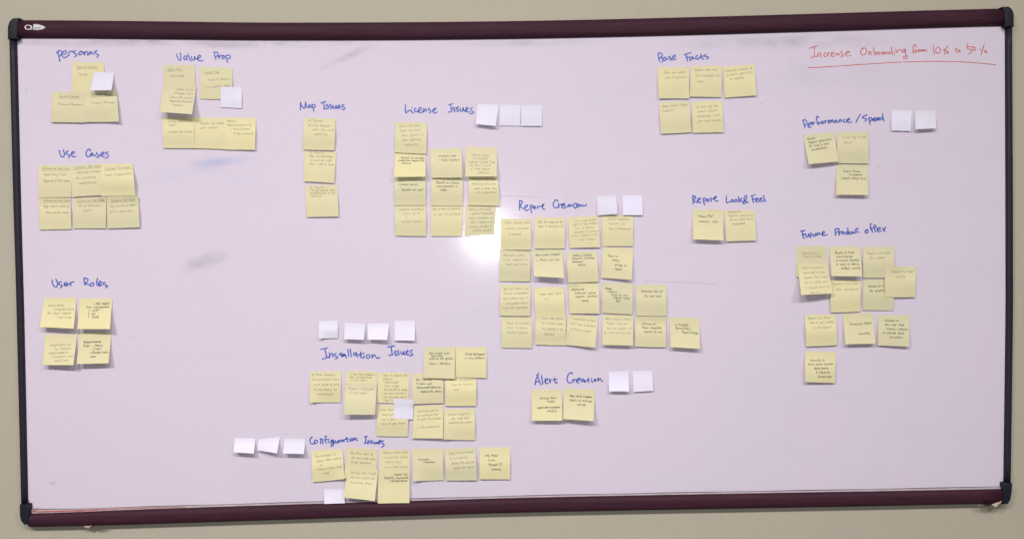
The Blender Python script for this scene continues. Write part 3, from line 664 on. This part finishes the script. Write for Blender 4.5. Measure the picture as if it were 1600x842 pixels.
# Map Issues
g = (450, 150, 4.21)
note(g,'Y',(115,588, 325,585, 332,793, 123,797),(4,5,2),'  In Reports|   Geographical map|representation is not|  accurate','lowest of the three notes stacked under Map Issues','p',(.1,.09,.08,.0))
note(g,'Y',(110,362, 318,370, 303,573, 104,562),(4,5,2),'In Reports|Map representation|is incorrect with|what I see in Dash','middle of the three notes stacked under Map Issues, tilted clockwise','p',(.06,.13,.16,.0))
note(g,'Y',(105,145, 313,150, 305,358, 98,353),(2,3,4),'In Reports|No map feature|   under the world|      world map','topmost of the three notes stacked under Map Issues','p',(.1,.14,.15,-.02))
# License Issues
g = (600, 150, 3.508)
note(g,'Y',(60,600, 230,597, 231,768, 60,765),(2,2,4),'platform Economics|   cores, 60 ol|      $|  confirm reports','bottom note of the left column under License Issues','p',(.17,.13,.15,.02))
note(g,'Y',(58,428, 228,430, 230,598, 57,600),(1,1,4),'  License Access|- "should we ask?"','third note down in the left column under License Issues, in shade at the top','d',(.36,.17,.1,.0))
note(g,'Y',(60,300, 230,302, 227,443, 55,445),(13,12,0),'  Should we manage|*customer report to|    Devices','second note down in the left column under License Issues, tilting outward','d',(.3,.1,.12,.0))
note(g,'Y',(63,143, 235,145, 232,318, 58,310),(3,3,4),'Users will have|Major use tools|  more Typical or|   main contract|      being out','top note of the left column under License Issues','p',(.17,.15,.14,.08))
note(g,'Y',(258,600, 432,595, 428,768, 257,768),(2,3,3),'How to order a license by|view costs for my feature','bottom note of the middle column under License Issues','p',(.15,.17,.05,.0))
note(g,'Y',(260,428, 432,430, 432,602, 257,600),(1,1,4),' Should we licence|  management in|      Pools','middle note of the middle column under License Issues','d',(.3,.12,.1,.0))
note(g,'Y',(253,290, 426,287, 430,447, 258,448),(6,9,4),'     License cost|     - fully burden?','top note of the middle column under License Issues','d',(.28,.15,.1,.0))
note(g,'Y',(446,597, 612,600, 606,760, 443,768),(5,4,2),'Ability activation|   replaces dramatically|Custom activation out|   files it depends by|validity directly in|    SCADA server','bottom note of the right column under License Issues, filled with six lines','p',(.17,.14,.12,.02))
note(g,'Y',(465,425, 622,427, 634,602, 462,598),(1,2,6),'A license will allow|Generating only seven|   when a team likes|   in the organization','middle note of the right column under License Issues, bulging at its foot','p',(.22,.13,.1,.02))
note(g,'Y',(449,278, 620,283, 618,442, 445,443),(11,11,0),'   *Needs Insist|    *Unlimited|Average License from|  We use in tools|  if there chosen|          company','top note of the right column under License Issues, first lines struck out','p',(.3,.12,.09,.0))
note(g,'W',(513,45, 628,50, 613,165, 502,155),(8,10,0),'','white note just right of License Issues, tilted, its corners lifting')
note(g,'W',(636,50, 747,52, 745,165, 634,163),(2,2,1),'','middle white note of the three right of License Issues')
note(g,'W',(752,52, 864,52, 866,165, 751,165),(3,4,1),'','rightmost white note of the three right of License Issues')
# Report Creation, rows one and two
g = (760, 300, 5.612)
note(g,'Y',(118,507, 385,512, 382,783, 112,780),(2,2,4),'  Automatic Query|  of new vocabulary or|    Events would be here','first note from the left in the second row under Report Creation','p',(.2,.15,.06,.02))
note(g,'Y',(403,510, 670,500, 680,755, 418,740),(15,17,-1),'More expert examples|-> Basic new one','second note in the second row under Report Creation, paler and lifting outward','d',(.22,.18,.1,.03))
note(g,'Y',(703,525, 970,517, 985,785, 718,793),(4,5,4),'   Making Simple|  _Report Creation|*  however|       simple','third note in the second row under Report Creation, with a struck out word','d',(.15,.11,.1,.0))
note(g,'Y',(1021,480, 1288,498, 1275,770, 1006,752),(4,9,3),'Easy to|    many|       group of|       report','fourth note in the second row under Report Creation, tilted clockwise','d',(.3,.14,.2,-.02))
note(g,'Y',(125,235, 392,238, 390,508, 124,502),(2,3,5),'Auto saving while|making a template|   is needed','first note from the left in the top row under Report Creation, beside the glare','p',(.16,.18,.15,.03))
note(g,'Y',(422,222, 690,226, 688,495, 420,495),(2,3,4),'Show the names per day|does to measure kit','second note in the top row under Report Creation','p',(.18,.14,.12,.02))
note(g,'Y',(716,222, 983,208, 997,484, 730,492),(4,6,2),'    Logo in your memory|  wants for not analyze|   Soon in library|   powerful in License|which is making to be|       user report','third note in the top row under Report Creation, filled with six lines','f',(.16,.12,.08,.03))
note(g,'Y',(1015,203, 1288,203, 1287,475, 1017,475),(2,3,3),'Select template|Account out|"Report Troubleshooting"','fourth note in the top row under Report Creation, just below two white notes','f',(.15,.16,.2,-.01))
note(g,'W',(968,35, 1138,28, 1150,192, 975,205),(5,8,2),'','left one of the two white notes right of Report Creation, tilted')
note(g,'W',(1195,30, 1365,32, 1372,203, 1195,203),(6,5,1),'','right one of the two white notes right of Report Creation')
# rows three and four
g = (760, 430, 4.571)
note(g,'Y',(100,65, 317,68, 312,290, 95,287),(3,4,4),'"We would found" issue|when how we downloaded|the problem need to|   communicate date on|to how the requirements','first note from the left in the third row under Report Creation, densely written','f',(.18,.155,.1,.05))
note(g,'Y',(340,88, 553,82, 565,295, 350,295),(1,1,4),'   Bigger email reports|       last','second note in the third row under Report Creation, shortened by the note below','f',(.26,.16,.1,.03))
note(g,'Y',(828,52, 1048,58, 1042,278, 826,268),(3,4,4),'*Views|  *Others|      Easy to view|         Report many|           last','fourth note in the third row under Report Creation, with two struck out words','d',(.22,.1,.1,.0))
note(g,'Y',(1067,67, 1284,68, 1288,290, 1070,288),(3,3,4),'  Downtime did not|     for last week','last note in the third row under Report Creation','d',(.24,.15,.12,.0))
note(g,'Y',(106,298, 326,298, 326,520, 108,517),(2,3,3),'   Break to a Summary|   times to Server|   Studies Systems','first note from the left in the bottom row under Report Creation','f',(.22,.15,.1,-.01))
note(g,'Y',(350,278, 568,280, 565,500, 350,494),(2,1,5),'   Users add options|   to turnover pages|   Any display to not|     allowed','second note in the bottom row under Report Creation, stuck over the foot of another','p',(.16,.17,.12,-.01))
note(g,'Y',(583,280, 799,295, 778,517, 563,496),(3,10,3),' I would like to have|that I want a complete|  to have a report','third note in the bottom row under Report Creation, tilted clockwise','p',(.14,.17,.08,-.04))
note(g,'Y',(828,282, 1047,285, 1048,502, 828,497),(9,10,2),' While closing a Centre|  Needs I will see|  how the update will|be I have by next test','fourth note in the bottom row under Report Creation, brighter and leaning out','f',(.16,.15,.08,.0))
note(g,'Y',(1063,293, 1283,295, 1282,513, 1060,508),(4,5,4),'   *Giving out|    Make template|      easier to use','fifth note in the bottom row under Report Creation, first words struck out','d',(.27,.13,.1,.0))
note(g,'Y',(1308,298, 1524,308, 1524,525, 1315,513),(10,12,-1),'  a Simplify|   Design/Users|          Report Design','last note of the bottom row under Report Creation, standing out to the right','d',(.27,.12,.1,.0))
note(g,'Y',(585,57, 803,55, 808,272, 595,273),(4,7,3),' *Generate|    Different typing|     reports  _without|           many','third note in the third row under Report Creation, with a bold struck out word','d',(.24,.12,.06,.03))
# Installation Issues
g = (460, 490, 4.209)
note(g,'Y',(102,380, 307,377, 304,582, 103,583),(2,2,3),'At Basic Company,|the environment have|   to be design of daily|   it the being for|      environment','first note from the left in the row under Installation Issues, one corner curled','p',(.13,.155,.05,.0),'BL')
note(g,'Y',(342,375, 545,380, 540,580, 338,575),(1,1,1),'   I have have trouble in|  core configuration|   in kit-start','note under Installation Issues whose lower half is hidden by a lifted note','p',(.13,.1,.05,.0))
note(g,'Y',(545,600, 750,600, 745,806, 540,803),(2,2,4),' User Console|   document|   we is lost|  here to get launch','lower note beneath a white note, in the second row under Installation Issues','p',(.18,.15,.08,.04))
note(g,'Y',(552,385, 755,388, 750,590, 546,585),(3,2,1),'  Steps to launch the|   product|  - Download|  - Test mode|  - Security link to config|  - user may cannot be in|  - how to create tunnel|    Test Start','note with the longest list, in the row under Installation Issues','p',(.12,.118,.06,.01))
note(g,'Y',(790,603, 980,600, 977,820, 773,818),(7,8,1),'  Currently want to|  one command how|  to open the product||  -> [Environment?]','middle lower note in the second row under Installation Issues','p',(.21,.125,.05,.05))
note(g,'Y',(987,628, 1187,625, 1187,830, 982,825),(3,3,4),'  Access Support /|     you need help|   installing the product','rightmost lower note in the second row under Installation Issues','p',(.2,.14,.06,.04))
note(g,'Y',(772,390, 978,390, 980,587, 777,593),(5,5,3),'   the Version|   Enable user|*   Announced libraries|       response for status','fourth note in the row under Installation Issues, tucked beneath an upper note','d',(.24,.13,.04,.0))
note(g,'Y',(993,395, 1197,400, 1195,605, 992,605),(2,3,5),'   Tenant configurations|     need to want to|       test','fifth note in the row under Installation Issues, tucked beneath an upper note','f',(.2,.16,.04,.04))
note(g,'Y',(333,455, 543,460, 530,663, 325,662),(15,13,4),'  Product is dependent|   of Test model','note leaning far out from the board below Installation Issues, casting a deep shadow','f',(.2,.14,.05,.0))
note(g,'Y',(1063,220, 1264,218, 1262,422, 1060,418),(4,5,2),'      Should deployment|      in any platform','right one of the two raised notes right of Installation Issues','d',(.26,.12,.1,.0))
note(g,'Y',(855,218, 1060,220, 1053,427, 848,422),(7,8,1),'   Download user|     *monthly|   requires for options||   Linux + Windows','left one of the two raised notes right of Installation Issues','d',(.23,.085,.07,.02))
note(g,'W',(653,558, 783,563, 781,695, 652,687),(3,4,1),'','white note overlapping two yellow notes below Installation Issues')
note(g,'W',(160,50, 285,45, 285,160, 160,163),(3,2,3),'','leftmost and faintest of the four white notes above Installation Issues',fold='BL')
note(g,'W',(332,58, 467,65, 457,172, 325,167),(10,12,0),'','second of the four white notes above Installation Issues')
note(g,'W',(485,65, 625,62, 610,173, 481,170),(9,14,0),'','third of the four white notes above Installation Issues, flaring to the right')
note(g,'W',(658,45, 794,45, 791,177, 658,175),(7,8,0),'','rightmost of the four white notes above Installation Issues')
# Configuration Issues
g = (350, 670, 6.4)
note(g,'W',(108,90, 315,92, 298,245, 95,232),(11,14,0),'','leftmost of the three white notes left of Configuration Issues')
note(g,'W',(345,100, 560,80, 530,243, 333,212),(7,15,1),'','crooked middle one of the three white notes left of Configuration Issues')
note(g,'W',(605,92, 815,100, 798,250, 590,243),(12,13,0),'','rightmost of the three white notes left of Configuration Issues')
note(g,'W',(1003,597, 1210,600, 1208,740, 1003,747),(8,7,0),'','white note hanging over the bottom rail below Configuration Issues')
note(g,'Y',(875,215, 1185,198, 1203,498, 885,530),(3,3,4),' Environment is|  always often working|     or|  having a base level|        level','first note from the left in the row under Configuration Issues, tilted anticlockwise','p',(.22,.14,.1,.05),'BR')
note(g,'Y',(1230,180, 1535,203, 1520,500, 1200,490),(3,3,1),'  We dont need all|   the input fields while|   to get launched','upper note of the overlapping pair second along under Configuration Issues','p',(.2,.15,.08,-.01))
note(g,'Y',(1235,395, 1543,400, 1508,718, 1198,683),(12,17,2),'  We dont need to read|  all input levels yet|  Currently there','lower note of a pair, lapping over the bottom rail just right of a white note','f',(.16,.16,.08,-.01))
g = (580, 680, 6.667)
note(g,'Y',(88,148, 405,148, 402,460, 80,455),(5,3,1),'  Webview cannot enable|   to monitor ability|    mobile point|    Linux Test option)','upper note of the overlapping pair third along under Configuration Issues','f',(.13,.165,.06,.03))
note(g,'Y',(77,368, 403,370, 398,702, 68,707),(9,9,1),'             Launch tile|   Simplify *Separate|         configuration','lower note of a pair, its foot reaching onto the bottom rail under Configuration Issues','d',(.13,.10,.08,.0))
note(g,'Y',(427,140, 747,132, 753,465, 437,475),(4,3,3),'   Activate|        Timezone','fourth note in the row under Configuration Issues, lower left corner curled','d',(.36,.09,.1,.0),'BL')
note(g,'Y',(768,140, 1085,123, 1100,465, 780,467),(3,4,5),'  Setting list Service based|  to monitoring|     before the evolution|      register for website','fifth note in the row under Configuration Issues','p',(.18,.155,.06,.04))
note(g,'Y',(1127,125, 1447,122, 1447,457, 1130,455),(5,4,3),'   Only Mode|      Linux|       through KS|         networks','last note at the right end of the row under Configuration Issues','d',(.28,.14,.08,.0))
# Alert Creation
g = (810, 570, 6.957)
note(g,'Y',(143,270, 472,268, 478,605, 145,605),(10,11,-1),'     Satisfy Alert|            Create||*  separate multiple|            *Highly','left note under Alert Creation, ending in scribbled-out words','d',(.3,.1,.12,.02))
note(g,'Y',(498,250, 830,270, 818,610, 485,587),(11,15,-1),'    Make alerts Complete|    simple to *manage|            set-up','right note under Alert Creation, tilted clockwise and lifting','d',(.26,.13,.06,.0))
note(g,'W',(982,72, 1197,68, 1205,287, 985,285),(9,10,-1),'','left one of the two white notes right of Alert Creation, top edge raised')
note(g,'W',(1240,65, 1455,65, 1467,280, 1250,293),(5,6,1),'','right one of the two white notes right of Alert Creation')
# Base Facts
g = (1010, 70, 5.614)
note(g,'Y',(390,187, 662,188, 657,462, 380,457),(4,3,3),'  Enable some ones|   EC* Individually plan|     more','middle note of the upper row under Base Facts','p',(.16,.19,.08,.02))
note(g,'Y',(97,203, 372,198, 378,473, 108,472),(5,3,3),'   Elder own assets|    with Evaluation','left note of the upper row under Base Facts','p',(.2,.16,.1,.03))
note(g,'Y',(675,195, 945,175, 968,445, 687,467),(3,6,3),' Download is similar to|  generate report but|     in meeting','right note of the upper row under Base Facts, tilted anticlockwise','p',(.17,.14,.03,.04))
note(g,'Y',(110,507, 378,495, 395,768, 127,782),(3,3,4),' Async batch reader|Document','left note of the lower row under Base Facts','p',(.16,.14,.07,.03))
note(g,'Y',(400,503, 663,490, 680,768, 405,775),(3,4,3),'   In turns you can|   install multiple|   databases, which|    you need to query','right note of the lower row under Base Facts','p',(.2,.155,.06,.02))
# Look and Feel
g = (1060, 290, 8.419)
note(g,'Y',(607,328, 1005,322, 1027,723, 628,733),(6,6,2),' *Suggested|  Reports issues and|   device need to be|     suggested','right note of the two under Report Look&Feel','p',(.07,.13,.06,.02))
note(g,'Y',(188,313, 590,322, 592,723, 195,707),(10,11,-1),'   Name PDF|   *remove  color','left note of the two under Report Look&Feel','d',(.25,.16,.1,.0))
# Performance
g = (1230, 160, 5.2615)
note(g,'W',(857,65, 1025,70, 1015,237, 857,233),(4,5,2),'','left one of the two white notes right of Performance / Speed')
note(g,'W',(1050,70, 1217,65, 1225,215, 1053,223),(9,9,0),'','right one of the two white notes right of Performance / Speed')
note(g,'Y',(405,510, 662,512, 666,762, 403,760),(9,10,-1),'    Known Known|         Customers|  (needs *long time)','lower note of the three under Performance / Speed','d',(.25,.12,.1,.0))
note(g,'Y',(412,245, 666,243, 670,503, 410,500),(2,3,5),'   It was long to read|    reports','upper right note of the three under Performance / Speed','p',(.2,.18,.08,.02))
note(g,'Y',(130,270, 385,243, 423,487, 177,510),(12,9,0),'  Google|   Report generation|  for long is slow|     dashboards','upper left note under Performance / Speed, tilted anticlockwise','d',(.18,.125,.04,.06))
# Future Product offer
g = (1230, 340, 3.118)
note(g,'Y',(208,305, 358,305, 356,457, 213,462),(3,2,4),'  Support is 10 in the|     other connectivity','middle note of the second row under Future Product offer','f',(.14,.18,.02,.02))
note(g,'Y',(370,300, 520,300, 519,452, 368,450),(2,1,3),'   Should as a|     the graphics','right note of the second row under Future Product offer, overlapped at its right','d',(.26,.15,.06,.04))
note(g,'Y',(43,140, 192,137, 197,290, 45,290),(4,3,-1),'   Should as a|    Saas & Local','top left note under Future Product offer, covered by a larger leaning one','p',(.25,.11,.1,.0))
note(g,'Y',(204,142, 356,140, 365,287, 216,285),(12,13,0),'   Should it cloud|     characterise|    in *minute Scalable|    is easy to deploy|         product, security','middle note of the top row under Future Product offer, five short lines','d',(.24,.13,.06,.02))
note(g,'Y',(370,143, 522,140, 520,292, 370,293),(2,2,4),'  Should as a plugin|     for release','right note of the top row under Future Product offer','p',(.24,.14,.06,.02))
note(g,'Y',(50,228, 197,225, 222,370, 68,377),(22,14,0),'  Client Summary|  connected to local|   computer. Start complex|   like it would work|   to connect drive out|       device','leaning note covering the top left one under Future Product offer, wide shadow','f',(.15,.165,.06,.02))
note(g,'Y',(476,238, 627,237, 624,387, 475,387),(5,5,4),'     Standard as Plugin|          position','note jutting out to the right, overlapping two others under Future Product offer','p',(.2,.16,.06,.02))
note(g,'Y',(86,473, 237,472, 245,620, 93,627),(4,4,5),'  Report and Server|   how to our product|      in the future','left note of the third row under Future Product offer','p',(.14,.15,.04,.03))
note(g,'Y',(268,468, 418,465, 430,613, 283,617),(10,10,0),'     Freemium Model|||             *monthly','middle note of the third row under Future Product offer, two words in large script','d',(.38,.11,.06,.05))
note(g,'Y',(443,475, 595,475, 595,628, 442,622),(6,8,2),'     Studies on|     the user shop|       inquiry + display|   & common data|          functions','right note of the third row under Future Product offer','d',(.2,.13,.06,.0))
note(g,'Y',(87,650, 237,655, 233,805, 87,800),(8,6,3),'    Currently to|  have about current|        data source|          & Capacity|            Generation','lone note at the very bottom under Future Product offer','d',(.32,.13,.04,.05))
